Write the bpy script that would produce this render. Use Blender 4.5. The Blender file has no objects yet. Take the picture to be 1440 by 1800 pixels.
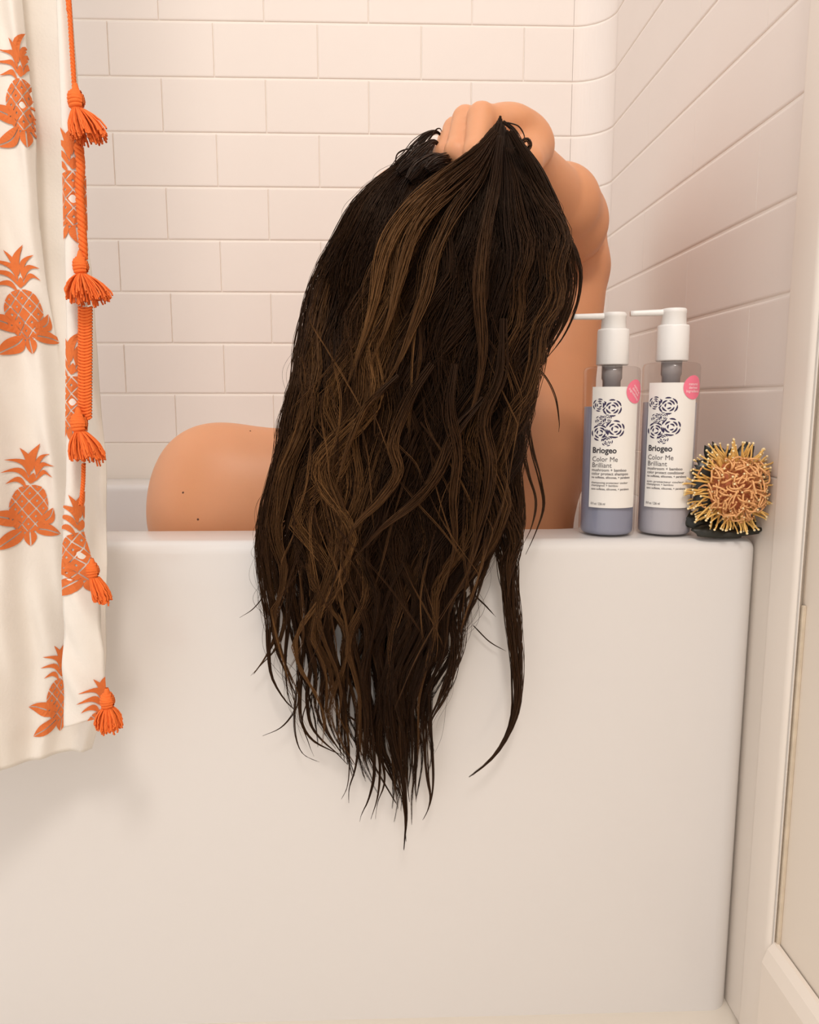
import bpy, bmesh, math, random
import numpy as np
from math import sin, cos, pi, radians, sqrt
from mathutils import Vector, Matrix

# ------------------------------------------------------------------ camera
SC = bpy.context.scene
COL = SC.collection
F_PX = 1340.0
CAM = np.array([0.0, -0.641, 0.5746])
TH = math.atan(195.0 / F_PX)
PSI = radians(1.8)
FW = np.array([sin(PSI) * cos(TH), cos(PSI) * cos(TH), -sin(TH)])
RT = np.array([cos(PSI), -sin(PSI), 0.0])
UP = np.cross(RT, FW)
cam_data = bpy.data.cameras.new('camera')
cam_data.sensor_fit = 'HORIZONTAL'
cam_data.sensor_width = 36.0
cam_data.lens = 36.0 * F_PX / 1440.0
cam_data.clip_start = 0.01
cam = bpy.data.objects.new('camera', cam_data)
COL.objects.link(cam)
cam.matrix_world = Matrix(((RT[0], UP[0], -FW[0], CAM[0]), (RT[1], UP[1], -FW[1], CAM[1]),
                           (RT[2], UP[2], -FW[2], CAM[2]), (0, 0, 0, 1)))
SC.camera = cam

# ------------------------------------------------------------------ light
SC.view_settings.view_transform = 'Standard'
SC.view_settings.look = 'None'
SC.view_settings.gamma = 1.0
SC.view_settings.use_curve_mapping = False
SC.view_settings.exposure = 0.02
world = bpy.data.worlds.new('world')
SC.world = world
world.use_nodes = True
bg = world.node_tree.nodes['Background']
bg.inputs['Color'].default_value = (1.0, 0.97, 0.95, 1)
bg.inputs['Strength'].default_value = 1.10

def area_light(name, loc, target, size, power, color):
    d = bpy.data.lights.new(name, 'AREA')
    d.shape = 'DISK'
    d.size = size
    d.energy = power
    d.color = color
    o = bpy.data.objects.new(name, d)
    COL.objects.link(o)
    o.location = loc
    o.rotation_euler = (Vector(target) - Vector(loc)).to_track_quat('-Z', 'Y').to_euler()
    return o
area_light('ceiling_lamp', (0.06, -1.55, 2.15), (0.0, 0.1, 0.35), 0.42, 18.0, (1.0, 0.93, 0.86))

# ------------------------------------------------------------------ helpers
def at(px, py, Y):
    """world point on the plane y = Y seen at photo pixel (px, py)"""
    px = np.asarray(px, float); py = np.asarray(py, float); Y = np.asarray(Y, float)
    px, py, Y = np.broadcast_arrays(px, py, Y)
    v = FW * F_PX + RT * (px[..., None] - 720) - UP * (py[..., None] - 900)
    t = (Y - CAM[1]) / v[..., 1]
    return CAM + v * t[..., None]

def tag(o, label=None, cat=None, group=None, kind=None):
    if label: o['label'] = label
    if cat: o['category'] = cat
    if group: o['group'] = group
    if kind: o['kind'] = kind
    return o

def empty(name, loc=(0, 0, 0)):
    o = bpy.data.objects.new(name, None)
    o.empty_display_size = 0.02
    COL.objects.link(o)
    o.location = loc
    return o

def put(name, me, mat=None, parent=None, smooth=False):
    if mat is not None and len(me.materials) == 0:
        me.materials.append(mat)
    if smooth:
        me.polygons.foreach_set('use_smooth', [True] * len(me.polygons))
    o = bpy.data.objects.new(name, me)
    COL.objects.link(o)
    if parent is not None:
        o.parent = parent
        o.matrix_parent_inverse = Matrix.Translation(parent.location).inverted()
    return o

def pydata(name, verts, faces):
    me = bpy.data.meshes.new(name)
    me.from_pydata([tuple(map(float, v)) for v in verts], [], faces)
    me.update()
    return me

def fast_mesh(name, V, quads):
    """numpy vertices (n,3) and quads (m,4)"""
    me = bpy.data.meshes.new(name)
    V = np.ascontiguousarray(V, np.float32); quads = np.ascontiguousarray(quads, np.int32)
    k = quads.shape[1]
    me.vertices.add(len(V)); me.vertices.foreach_set('co', V.ravel())
    me.loops.add(quads.size); me.loops.foreach_set('vertex_index', quads.ravel())
    me.polygons.add(len(quads))
    me.polygons.foreach_set('loop_start', np.arange(len(quads), dtype=np.int32) * k)
    me.polygons.foreach_set('loop_total', np.full(len(quads), k, np.int32))
    me.update(calc_edges=True)
    return me

def bevel_box(name, lo, hi, bev=0.0, seg=2):
    bm = bmesh.new()
    bmesh.ops.create_cube(bm, size=1)
    for v in bm.verts:
        v.co = Vector([lo[i] + (v.co[i] + .5) * (hi[i] - lo[i]) for i in range(3)])
    if bev:
        bmesh.ops.bevel(bm, geom=bm.edges[:], offset=bev, segments=seg, affect='EDGES', profile=.5)
    me = bpy.data.meshes.new(name)
    bm.to_mesh(me); bm.free()
    return me

def lathe(name, prof, n=48, closed=True):
    V = []; Fc = []
    for (r, z) in prof:
        for k in range(n):
            a = 2 * pi * k / n
            V.append((r * cos(a), r * sin(a), z))
    for i in range(len(prof) - 1):
        for k in range(n):
            a = i * n + k; b = i * n + (k + 1) % n
            Fc.append((a, b, b + n, a + n))
    if closed:
        Fc.append(tuple(range(n))[::-1])
        Fc.append(tuple(range((len(prof) - 1) * n, len(prof) * n)))
    return pydata(name, V, Fc)

def tubes(P, R, sides=3):
    """P (S,M,3) strand points, R (S,M) radii -> verts, quads"""
    S, M, _ = P.shape
    T = np.gradient(P, axis=1)
    T /= np.linalg.norm(T, axis=2, keepdims=True) + 1e-12
    ref = np.zeros_like(T); ref[..., 1] = 1.0
    par = np.abs(T[..., 1]) > .95
    ref[par] = (1, 0, 0)
    A = np.cross(T, ref); A /= np.linalg.norm(A, axis=2, keepdims=True) + 1e-12
    B = np.cross(T, A)
    V = np.empty((S, M, sides, 3))
    for k in range(sides):
        a = 2 * pi * k / sides
        V[:, :, k] = P + R[..., None] * (cos(a) * A + sin(a) * B)
    base = (np.arange(S)[:, None, None] * M + np.arange(M - 1)[None, :, None]) * sides
    k = np.arange(sides)[None, None, :]; k2 = (k + 1) % sides
    Q = np.stack([base + k, base + k2, base + sides + k2, base + sides + k], axis=-1).reshape(-1, 4)
    return V.reshape(-1, 3), Q

def catmull(pts, n):
    pts = np.asarray(pts, float)
    P = np.vstack([2 * pts[0] - pts[1], pts, 2 * pts[-1] - pts[-2]])
    seg = np.r_[0, np.cumsum(np.linalg.norm(np.diff(pts, axis=0), axis=1) + 1e-9)]
    s = np.linspace(0, seg[-1], n)
    i = np.clip(np.searchsorted(seg, s, side='right') - 1, 0, len(pts) - 2)
    t = ((s - seg[i]) / (seg[i + 1] - seg[i]))[:, None]
    a, b, c, d = P[i], P[i + 1], P[i + 2], P[i + 3]
    return .5 * (2 * b + (c - a) * t + (2 * a - 5 * b + 4 * c - d) * t ** 2 + (3 * b - a - 3 * c + d) * t ** 3)

# ------------------------------------------------------------------ materials
def srgb(r, g, b):
    f = lambda c: (c / 255 / 12.92) if c / 255 <= .04045 else ((c / 255 + .055) / 1.055) ** 2.4
    return (f(r), f(g), f(b), 1.0)

def mat(name, col, rough=.5, noise=None, bump=None, **kw):
    """noise=(scale, amount) colour mottling; bump=(scale, strength, distance)"""
    m = bpy.data.materials.new(name)
    m.use_nodes = True
    nt = m.node_tree; b = nt.nodes['Principled BSDF']
    b.inputs['Base Color'].default_value = col
    b.inputs['Roughness'].default_value = rough
    for k, v in kw.items():
        b.inputs[k.replace('_', ' ')].default_value = v
    tc = nt.nodes.new('ShaderNodeTexCoord')
    if noise:
        n = nt.nodes.new('ShaderNodeTexNoise'); n.inputs['Scale'].default_value = noise[0]; n.inputs['Detail'].default_value = 5
        nt.links.new(tc.outputs['Object'], n.inputs['Vector'])
        r = nt.nodes.new('ShaderNodeMix'); r.data_type = 'RGBA'
        a = noise[1]
        r.inputs[6].default_value = (col[0] * (1 - a), col[1] * (1 - a * 1.1), col[2] * (1 - a * 1.2), 1)
        r.inputs[7].default_value = (min(1, col[0] * (1 + a)), min(1, col[1] * (1 + a)), min(1, col[2] * (1 + a)), 1)
        nt.links.new(n.outputs['Fac'], r.inputs[0]); nt.links.new(r.outputs[2], b.inputs['Base Color'])
    if bump:
        n2 = nt.nodes.new('ShaderNodeTexNoise'); n2.inputs['Scale'].default_value = bump[0]; n2.inputs['Detail'].default_value = 4
        nt.links.new(tc.outputs['Object'], n2.inputs['Vector'])
        bp = nt.nodes.new('ShaderNodeBump'); bp.inputs['Strength'].default_value = bump[1]; bp.inputs['Distance'].default_value = bump[2]
        nt.links.new(n2.outputs['Fac'], bp.inputs['Height']); nt.links.new(bp.outputs['Normal'], b.inputs['Normal'])
    return m

M_TILE = mat('tile_glaze', (.825, .742, .682, 1), .55, noise=(9, .02), bump=(40, .05, .002))
M_GROUT = mat('grout', (.93, .86, .79, 1), .7)
M_TUB = mat('tub_enamel', (.725, .688, .662, 1), .18, noise=(3, .015), bump=(18, .03, .002))
M_PAINT = mat('wall_paint', (.80, .71, .61, 1), .55, noise=(6, .02), bump=(120, .06, .001))
M_FLANGE = mat('surround_flange', (.82, .74, .66, 1), .35, noise=(5, .02))
M_BASE = mat('baseboard_paint', (.82, .73, .64, 1), .4, noise=(12, .03))
M_CAULK = mat('old_caulk', (.62, .52, .40, 1), .7, noise=(60, .25))
M_FLOOR = mat('floor_tile', (.74, .67, .58, 1), .4, noise=(5, .05))
M_SKIN = mat('skin', srgb(214, 150, 108), .48, noise=(28, .05), bump=(420, .10, .0006), Subsurface_Weight=.12, Subsurface_Scale=.01)
M_SKIN.node_tree.nodes['Principled BSDF'].inputs['Subsurface Radius'].default_value = (1, .35, .15)
M_MOLE = mat('mole', srgb(92, 52, 34), .6)
M_CLOTH = mat('curtain_cotton', (.80, .745, .68, 1), .85, noise=(45, .05), bump=(500, .25, .0008), Sheen_Weight=.15)
M_PRINT = mat('orange_print', srgb(214, 112, 52), .85, noise=(300, .12))
M_ORANGE = mat('orange_yarn', srgb(236, 112, 40), .8, noise=(200, .15), bump=(900, .4, .001))
M_WHITEP = mat('white_pump_plastic', (.86, .83, .80, 1), .35)
M_LABEL = mat('label_paper', (.84, .80, .75, 1), .5)
M_INK = mat('label_ink', srgb(52, 46, 52), .6)
M_INK2 = mat('label_ink_purple', srgb(48, 36, 74), .6)
M_INK3 = mat('label_ink_fine', srgb(84, 76, 78), .6)
M_PINK = mat('pink_sticker', srgb(240, 120, 145), .5)
M_PINKINK = mat('sticker_ink', srgb(250, 205, 212), .5)
M_LIQ1 = mat('lilac_shampoo', srgb(142, 146, 166), .35, noise=(60, .03))
M_LIQ2 = mat('pale_conditioner', srgb(178, 176, 184), .35, noise=(60, .03))
M_TUBE = mat('frosted_dip_tube', srgb(150, 142, 140), .4)
M_STYLE = mat('flower_style', srgb(232, 186, 104), .55, noise=(150, .22))
M_KNOB = mat('flower_tip', srgb(246, 222, 170), .5)
M_FCORE = mat('flower_core', srgb(186, 108, 66), .7, noise=(120, .3))
M_LEAF = mat('dark_leaf', srgb(30, 30, 22), .38, noise=(60, .3))

def clear_plastic(name):
    m = bpy.data.materials.new(name); m.use_nodes = True
    nt = m.node_tree; nt.nodes.remove(nt.nodes['Principled BSDF'])
    out = nt.nodes['Material Output']
    tr = nt.nodes.new('ShaderNodeBsdfTransparent'); tr.inputs['Color'].default_value = (.94, .925, .92, 1)
    gl = nt.nodes.new('ShaderNodeBsdfGlossy'); gl.inputs['Roughness'].default_value = .08
    fr = nt.nodes.new('ShaderNodeFresnel'); fr.inputs['IOR'].default_value = 1.45
    mx = nt.nodes.new('ShaderNodeMixShader')
    ge = nt.nodes.new('ShaderNodeNewGeometry'); sb = nt.nodes.new('ShaderNodeMath'); sb.operation = 'SUBTRACT'; sb.inputs[0].default_value = 1.0
    ml = nt.nodes.new('ShaderNodeMath'); ml.operation = 'MULTIPLY'
    nt.links.new(ge.outputs['Backfacing'], sb.inputs[1]); nt.links.new(sb.outputs[0], ml.inputs[0]); nt.links.new(fr.outputs[0], ml.inputs[1])
    nt.links.new(ml.outputs[0], mx.inputs[0]); nt.links.new(tr.outputs[0], mx.inputs[1]); nt.links.new(gl.outputs[0], mx.inputs[2])
    nt.links.new(mx.outputs[0], out.inputs['Surface'])
    return m
M_CLEAR = clear_plastic('clear_plastic')

def hair_material():
    m = bpy.data.materials.new('brown_hair'); m.use_nodes = True
    nt = m.node_tree; b = nt.nodes['Principled BSDF']
    a = nt.nodes.new('ShaderNodeAttribute'); a.attribute_name = 'Col'
    nt.links.new(a.outputs['Color'], b.inputs['Base Color'])
    b.inputs['Roughness'].default_value = .42
    b.inputs['Specular IOR Level'].default_value = .20
    b.inputs['Specular Tint'].default_value = (1, .74, .55, 1)
    return m
M_HAIR = hair_material()

# ------------------------------------------------------------------ setting
XW = 0.329            # tiled side wall plane
YB = 0.559            # tiled back wall plane
RIM = 0.456
Z0 = 0.5094           # bottom joint of the tiling
TH_ROW = 0.076
TW = 0.151
Y_TILE_END = -0.022
RC = 0.050            # radius of the rounded inside corner
XL = -1.30
ZTOP = 1.42
tag(put('floor', bevel_box('floor', (XL, -1.9, -.04), (XW + .1, YB + .1, 0)), M_FLOOR), kind='structure',
    label='beige bathroom floor in front of the bathtub')

TB = 0.0019            # tile thickness over the grout bed
wall_back = put('wall_back', bevel_box('wall_back', (XL, YB + TB, 0), (XW + .1, YB + .1, 2.0)), M_GROUT)
tag(wall_back, 'back wall of cream subway tile behind the bath', kind='structure')
wall_right = put('wall_right', bevel_box('wall_right', (XW + TB, -1.9, 0), (XW + .1, YB + TB, 2.0)), M_PAINT)
tag(wall_right, 'side wall right of the bath, tiled above the rim', kind='structure')

def tile_mesh(name, w, h, t=TB, bev=.0022, bx=.0009):
    """front face toward -Y, origin at the lower left back corner; a pillowed slab"""
    fs = [0, 0, .4, 1.0]; ys = [t, t * .45, t * .12, 0]
    V = []; Fc = []
    ring = lambda f, d: [(f * bx, d, f * bev), (w - f * bx, d, f * bev), (w - f * bx, d, h - f * bev), (f * bx, d, h - f * bev)]
    for f, d in zip(fs, ys):
        V += ring(f, d)
    for r in range(3):
        for k in range(4):
            a = r * 4 + k; b = r * 4 + (k + 1) % 4
            Fc.append((a, b, b + 4, a + 4))
    Fc.append((12, 13, 14, 15))
    return pydata(name, V, Fc)

GH, GV = .0028, .0014
full = tile_mesh('tile', TW - GV, TH_ROW - GH); full.materials.append(M_TILE)
cache = {}
nrows = int((ZTOP - Z0) / TH_ROW) + 1
x_end = XW - RC
for r in range(nrows):
    z = Z0 + r * TH_ROW
    off = -.247 if r % 2 == 1 else -.173        # a joint of this course
    x = off - TW * math.ceil((off - XL) / TW)
    while x < x_end - .004:
        a, b = max(x, XL), min(x + TW, x_end)
        last = x_end - b < .06
        if last: b = x_end
        w = round(b - a, 4)
        if w < .01:
            x += TW; continue
        if abs(w - TW) < 1e-3: me = full
        else:
            if w not in cache:
                cache[w] = tile_mesh('tile', w - GV, TH_ROW - GH); cache[w].materials.append(M_TILE)
            me = cache[w]
        o = put('tile', me, None, wall_back)
        o.location = (a + GV / 2, YB, z + GH / 2)
        if last:
            o.scale = ((w - GV * .5) / (w - GV), 1, 1)
            break
        x += TW
# rounded corner pieces and the side wall courses
def corner_tile():
    n = 18; h = TH_ROW - GH; bev = .0022
    rows = [(0, TB), (0, TB * .45), (bev * .4, TB * .12), (bev, 0), (h - bev, 0), (h - bev * .4, TB * .12), (h, TB * .45), (h, TB)]
    V = []; Fc = []
    for k in range(n + 1):
        a = pi / 2 * k / n
        for (zz, d) in rows:
            rr = RC + d
            V.append((XW - RC + rr * sin(a), YB - RC + rr * cos(a), zz))
    m = len(rows)
    for k in range(n):
        for j in range(m - 1):
            a = k * m + j
            Fc.append((a, a + m, a + m + 1, a + 1))
    return pydata('tile', V, Fc)
ctile = corner_tile(); ctile.materials.append(M_TILE)
side_len = (YB - RC) - Y_TILE_END
stile = tile_mesh('tile', TW * 2 - .0006, TH_ROW - GH); stile.materials.append(M_TILE)
for r in range(nrows):
    z = Z0 + r * TH_ROW + GH / 2
    o = put('tile', ctile, None, wall_right); o.location = (0, 0, z)
    y = YB - RC
    first = True
    while y > Y_TILE_END + .002:
        ln = TW * (1.0 if (first and r % 2) else 2.0)
        ln = min(ln, y - Y_TILE_END)
        if y - ln - Y_TILE_END < .012: ln = y - Y_TILE_END
        w = round(ln, 4)
        if ('s', w) not in cache:
            cache[('s', w)] = tile_mesh('tile', w - .0002, TH_ROW - GH, bev=.0022, bx=.0002); cache[('s', w)].materials.append(M_TILE)
        o = put('tile', cache[('s', w)], None, wall_right)
        o.rotation_euler = (0, 0, -pi / 2)
        o.location = (XW, y - .0002, z)
        y -= ln; first = False
V = []; Fc = []
for k in range(19):
    a = pi / 2 * k / 18
    for zz in (Z0, ZTOP + .1):
        V.append((XW - RC + (RC + TB) * sin(a), YB - RC + (RC + TB) * cos(a), zz))
for k in range(18): Fc.append((2 * k, 2 * k + 2, 2 * k + 3, 2 * k + 1))
put('grout_bed', pydata('grout_bed', V, Fc), M_GROUT, wall_right, smooth=True)
# grout bed of the side wall and the smooth panel under the tiling
put('grout_bed', bevel_box('grout_bed', (XW + TB - .0005, Y_TILE_END, Z0), (XW + TB + .004, YB, ZTOP + .1)), M_GROUT, wall_right)
put('smooth_panel', bevel_box('smooth_panel', (XL, YB - .002, RIM - .02), (XW - .03, YB + TB + .002, Z0 + .0006), .0012), M_FLANGE, wall_back)
put('smooth_panel', bevel_box('smooth_panel', (XW - .002, -.030, 0), (XW + TB + .002, YB, Z0 + .0010), .0012), M_FLANGE, wall_right)
fl = put('trim_1', bevel_box('trim_1', (XW - .0075, -.066, 0), (XW + TB, Y_TILE_END, 2.0), .0065, 5), M_FLANGE, smooth=True)
tag(fl, 'smooth white vertical edge strip where the tiling ends', kind='structure')
cl = put('trim_2', bevel_box('trim_2', (XW - .0012, -.0685, .12), (XW + TB, -.0655, .415), .0005, 1), M_CAULK)
tag(cl, 'thin yellowed caulk line beside the edge strip', kind='structure')
# baseboard with a bevelled top
bz = .122
prof = [(0, 0), (0, bz - .018), (.004, bz - .006), (.009, bz), (.0125, bz), (.0125, 0)]
V = []; Fc = []
for y in (-.066, -1.9):
    V += [(XW - .012 + a, y, b) for a, b in prof]
n = len(prof)
for k in range(n): Fc.append((k, (k + 1) % n, n + (k + 1) % n, n + k))
Fc += [tuple(range(n))[::-1], tuple(range(n, 2 * n))]
tag(put('baseboard_right', pydata('baseboard_right', V, Fc), M_BASE), 'cream baseboard along the right wall at the floor', kind='structure')

# ------------------------------------------------------------------ bathtub
def rrect(x0, x1, y0, y1, r, n=10):
    pts = []
    for (cx, cy, a0) in ((x1 - r, y0 + r, -pi / 2), (x1 - r, y1 - r, 0), (x0 + r, y1 - r, pi / 2), (x0 + r, y0 + r, pi)):
        for k in range(n + 1):
            a = a0 + pi / 2 * k / n
            pts.append((cx + r * cos(a), cy + r * sin(a)))
    return pts
tub = empty('bathtub', (-.42, .28, 0))
tag(tub, 'white alcove bathtub with a plain apron front', 'bathtub')
loops = []
TX0, TX1, TY1 = -1.20, XW - .0022, YB - .004
ro = .011
def ol(i, z, r=.020): loops.append([(x, y, z) for x, y in rrect(TX0 + i, TX1 - i, i, TY1 - i, max(r - i, .003))])
ol(.0, 0.0); ol(0, .02); ol(0, .20); ol(0, RIM - ro - .03); ol(0, RIM - ro)
for k in range(1, 7):
    a = pi / 2 * k / 6
    ol(ro - ro * cos(a), RIM - ro + ro * sin(a))
def il(x0, x1, y0, y1, r, z): loops.append([(x, y, z) for x, y in rrect(x0, x1, y0, y1, r)])
ix0, ix1, iy0, iy1 = -1.11, XW - .085, .066, .452
il(ix0 - .004, ix1 + .004, iy0 - .008, iy1 + .012, .09, RIM)
for k in range(1, 6):
    a = pi / 2 * k / 5
    e = .010
    il(ix0 + e * sin(a), ix1 - e * sin(a), iy0 + e * sin(a) - .008, iy1 - e * sin(a) + .012, .09, RIM - e + e * cos(a))
il(ix0 + .05, ix1 - .03, iy0 + .02, iy1 - .02, .10, .25)
il(ix0 + .10, ix1 - .05, iy0 + .035, iy1 - .035, .10, .12)
il(ix0 + .14, ix1 - .08, iy0 + .06, iy1 - .06, .09, .085)
il(ix0 + .40, ix1 - .30, iy0 + .12, iy1 - .12, .04, .08)
V = [v for l in loops for v in l]; n = len(loops[0]); Fc = []
for i in range(len(loops) - 1):
    for k in range(n):
        a = i * n + k; b = i * n + (k + 1) % n
        Fc.append((a, b, b + n, a + n))
Fc.append(tuple(range((len(loops) - 1) * n, len(loops) * n)))
body = put('tub_shell', pydata('tub_shell', V, Fc), M_TUB, tub, smooth=True)
# drain
dr = lathe('drain', [(.0, .0805), (.026, .0805), (.027, .082), (.024, .0845), (.006, .084), (.0, .084)], 32, False)
do = put('drain', dr, M_WHITEP, tub, smooth=True); do.location = (0.05, .26, 0)
do.matrix_parent_inverse = Matrix.Translation(tub.location).inverted()

# ------------------------------------------------------------------ person
random.seed(5)
class SDF:
    def __init__(s, lo, hi, h):
        s.lo = np.array(lo, float); s.h = h
        s.n = np.ceil((np.array(hi) - s.lo) / h).astype(int) + 1
        s.F = np.full(tuple(s.n), 1.0, np.float32)
    def _win(s, lo, hi):
        a = np.clip(np.floor((lo - s.lo) / s.h).astype(int), 0, s.n - 1)
        b = np.clip(np.ceil((hi - s.lo) / s.h).astype(int) + 1, 1, s.n)
        ax = [s.lo[i] + s.h * np.arange(a[i], b[i]) for i in range(3)]
        X, Y, Z = np.meshgrid(*ax, indexing='ij')
        return tuple(slice(a[i], b[i]) for i in range(3)), np.stack([X, Y, Z], -1)
    def _mix(s, w, d, k):
        f = s.F[w]
        if k <= 0: s.F[w] = np.minimum(f, d); return
        hh = np.clip(.5 + .5 * (f - d) / k, 0, 1)
        s.F[w] = f * (1 - hh) + d * hh - k * hh * (1 - hh)
    def cone(s, a, b, ra, rb, k=.012):
        a = np.array(a, float); b = np.array(b, float); m = max(ra, rb) + k * 2 + .006
        w, P = s._win(np.minimum(a, b) - m, np.maximum(a, b) + m)
        ab = b - a; t = np.clip(((P - a) @ ab) / (ab @ ab), 0, 1)
        d = np.linalg.norm(P - a - t[..., None] * ab, axis=-1) - (ra + (rb - ra) * t)
        s._mix(w, d, k)
    def ell(s, c, r, k=.012, rot=None):
        c = np.array(c, float); r = np.array(r, float); m = r.max() + k * 2 + .006
        w, P = s._win(c - m, c + m)
        Q = P - c
        if rot is not None: Q = Q @ rot
        q = np.linalg.norm(Q / r, axis=-1); q2 = np.linalg.norm(Q / (r * r), axis=-1) + 1e-9
        s._mix(w, q * (q - 1) / q2, k)
    def cut(s, c, r, k=.01):
        c = np.array(c, float); r = np.array(r, float); m = r.max() + k * 2
        w, P = s._win(c - m, c + m)
        q = np.linalg.norm((P - c) / r, axis=-1); q2 = np.linalg.norm((P - c) / (r * r), axis=-1) + 1e-9
        d = -(q * (q - 1) / q2); f = s.F[w]
        hh = np.clip(.5 - .5 * (f - d) / k, 0, 1)
        s.F[w] = f * (1 - hh) + d * hh + k * hh * (1 - hh)
    def mesh(s, name):
        F = s.F; S = F < 0
        nx, ny, nz = F.shape
        acc = np.zeros((nx - 1, ny - 1, nz - 1, 3), np.float32); cnt = np.zeros((nx - 1, ny - 1, nz - 1), np.float32)
        def sl(ax, off):   # corner slices
            return tuple(slice(o, o + m - 1) for o, m in zip(off, (nx, ny, nz)))
        for ax in range(3):
            o1, o2 = [i for i in range(3) if i != ax]
            for u in (0, 1):
                for v in (0, 1):
                    c0 = [0, 0, 0]; c0[o1] = u; c0[o2] = v; c1 = list(c0); c1[ax] = 1
                    f0 = F[sl(ax, c0)]; f1 = F[sl(ax, c1)]
                    cr = (f0 < 0) != (f1 < 0)
                    t = np.where(cr, f0 / np.where(cr, f0 - f1, 1), 0)
                    acc[..., ax] += np.where(cr, t, 0)
                    if u: acc[..., o1] += cr
                    if v: acc[..., o2] += cr
                    cnt += cr
        act = cnt > 0
        ids = np.full(act.shape, -1, np.int64); ids[act] = np.arange(act.sum())
        ii = np.argwhere(act)
        V = s.lo + s.h * (ii + acc[act] / cnt[act][:, None])
        Q = []
        for ax in range(3):
            o1, o2 = (ax + 1) % 3, (ax + 2) % 3
            a = [slice(None)] * 3; b = [slice(None)] * 3
            a[ax] = slice(0, -1); b[ax] = slice(1, None)
            df = S[tuple(a)] != S[tuple(b)]
            e = np.argwhere(df)
            okk = (e[:, o1] > 0) & (e[:, o2] > 0) & (e[:, o1] < F.shape[o1] - 1) & (e[:, o2] < F.shape[o2] - 1)
            e = e[okk]
            st = S[tuple(e.T)]
            def g(d1, d2):
                q = e.copy(); q[:, o1] -= d1; q[:, o2] -= d2
                return ids[tuple(q.T)]
            q = np.stack([g(1, 1), g(0, 1), g(0, 0), g(1, 0)], 1)
            q[~st] = q[~st][:, ::-1]
            Q.append(q)
        return fast_mesh(name, V, np.vstack(Q))

def A(px, py, Y): return at(px, py, Y)
B = SDF((-.40, -.045, .085), (.33, .475, .90), .0027)
# torso and back, seated in the tub with the back toward us
B.ell(A(640, 1010, .215), (.150, .078, .17), .03)
B.cone(A(640, 1050, .215), (.02, .24, .17), .095, .115, .05)
B.ell((-.03, .25, .17), (.15, .115, .082), .04)                         # hips on the tub floor
B.cone((-.06, .25, .165), (-.31, .31, .175), .074, .052, .03)            # folded legs below the rim
B.cone((-.07, .30, .17), (-.30, .34, .23), .072, .050, .03)
B.cone((-.31, .31, .175), (-.12, .345, .135), .047, .034, .02)
# left shoulder, arm hanging into the tub
B.ell(A(384, 856, .150), (.066, .058, .066), .028)
B.cone(A(370, 925, .150), A(366, 1250, .160), .0600, .043, .03)
B.cone(A(370, 1230, .160), (-.19, .27, .17), .040, .030, .02)
B.cone(A(450, 850, .160), A(600, 832, .165), .046, .050, .035)            # trapezius
B.ell(A(500, 960, .150), (.075, .052, .105), .04)                        # shoulder blade
B.ell(A(790, 930, .155), (.075, .050, .105), .04)
# neck and head tipped back
B.cone(A(650, 800, .165), A(705, 520, .105), .052, .050, .04)
HEAD = A(736, 452, .075)
B.ell(HEAD, (.067, .085, .080), .02)
B.ell(HEAD + np.array([.005, .062, -.010]), (.052, .050, .064), .03)     # jaw, face turned up and away
B.cone(HEAD + np.array([.003, .088, .030]), HEAD + np.array([.003, .118, .012]), .008, .012, .012)   # nose
B.cone(HEAD + np.array([-.012, .106, -.018]), HEAD + np.array([.018, .106, -.018]), .007, .007, .008)  # lips
B.ell(HEAD + np.array([.003, .100, -.045]), (.020, .016, .016), .02)     # chin
for sx in (-1, 1):
    B.ell(HEAD + np.array([.003 + sx * .028, .092, .030]), (.014, .010, .010), .012)
    B.ell(HEAD + np.array([sx * .073, .02, -.002]), (.008, .018, .030), .008)   # ears
# right shoulder raised, upper arm up, forearm folded back toward us
B.ell(A(930, 770, .205), (.062, .060, .080), .03)
B.cone(A(905, 760, .20), A(880, 1080, .215), .066, .080, .04)
B.cone(A(940, 760, .205), A(1006, 470, .275), .060, .0415, .03)
EL = A(1006, 420, .290)
B.cone(A(1006, 470, .275), EL, .0415, .040, .01)
WR = A(924, 282, .085)
B.cone(A(994, 392, .205), WR, .0455, .0225, .0025)
B.cone(A(996, 394, .235), A(985, 360, .17), .0455, .041, .0025)
# right hand: fist round the hair, thumb side toward us
KN = [A(846, 206, .018), A(818, 210, .040), A(800, 228, .060), A(789, 246, .078)]
PI_ = [A(838, 270, -.002), A(803, 268, .018), A(781, 272, .042), A(772, 281, .064)]
DI = [A(868, 296, -.004), A(836, 298, .014), A(812, 300, .036), A(800, 302, .058)]
TI = [A(896, 276, .004), A(866, 282, .022), A(842, 285, .040), A(826, 288, .060)]
RA = [.0108, .0102, .0096, .0088]
for k in range(4):
    r = RA[k]
    B.cone(A(926, 258, .060) * .88 + KN[k] * .12, KN[k], .016, r + .0010, .008)
    B.cone(KN[k], PI_[k], r + .0006, r, .002)
    B.cone(PI_[k], DI[k], r, r * .93, .003)
    B.cone(DI[k], TI[k], r * .92, r * .80, .003)
B.ell(A(892, 226, .05), (.026, .032, .018), .012)
B.cone(A(927, 246, .055), WR, .0190, .0215, .012)
B.cone(A(938, 262, .052), A(925, 285, .012), .0165, .0135, .012)          # thumb
B.cone(A(925, 285, .012), A(897, 300, -.004), .0118, .0108, .005)
B.cone(A(897, 300, -.004), A(868, 306, -.013), .0105, .0085, .004)
person = empty('person', (0.0, .25, .085))
tag(person, 'person with long wet brown hair seated in the bathtub, back turned, fist gripping the hair', 'person')
pb = put('body', B.mesh('body'), M_SKIN, person, smooth=True)
def sphere_mesh(name, r, sub=1):
    bm = bmesh.new(); bmesh.ops.create_icosphere(bm, subdivisions=sub, radius=r)
    me = bpy.data.meshes.new(name); bm.to_mesh(me); bm.free()
    return me
del B

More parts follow.
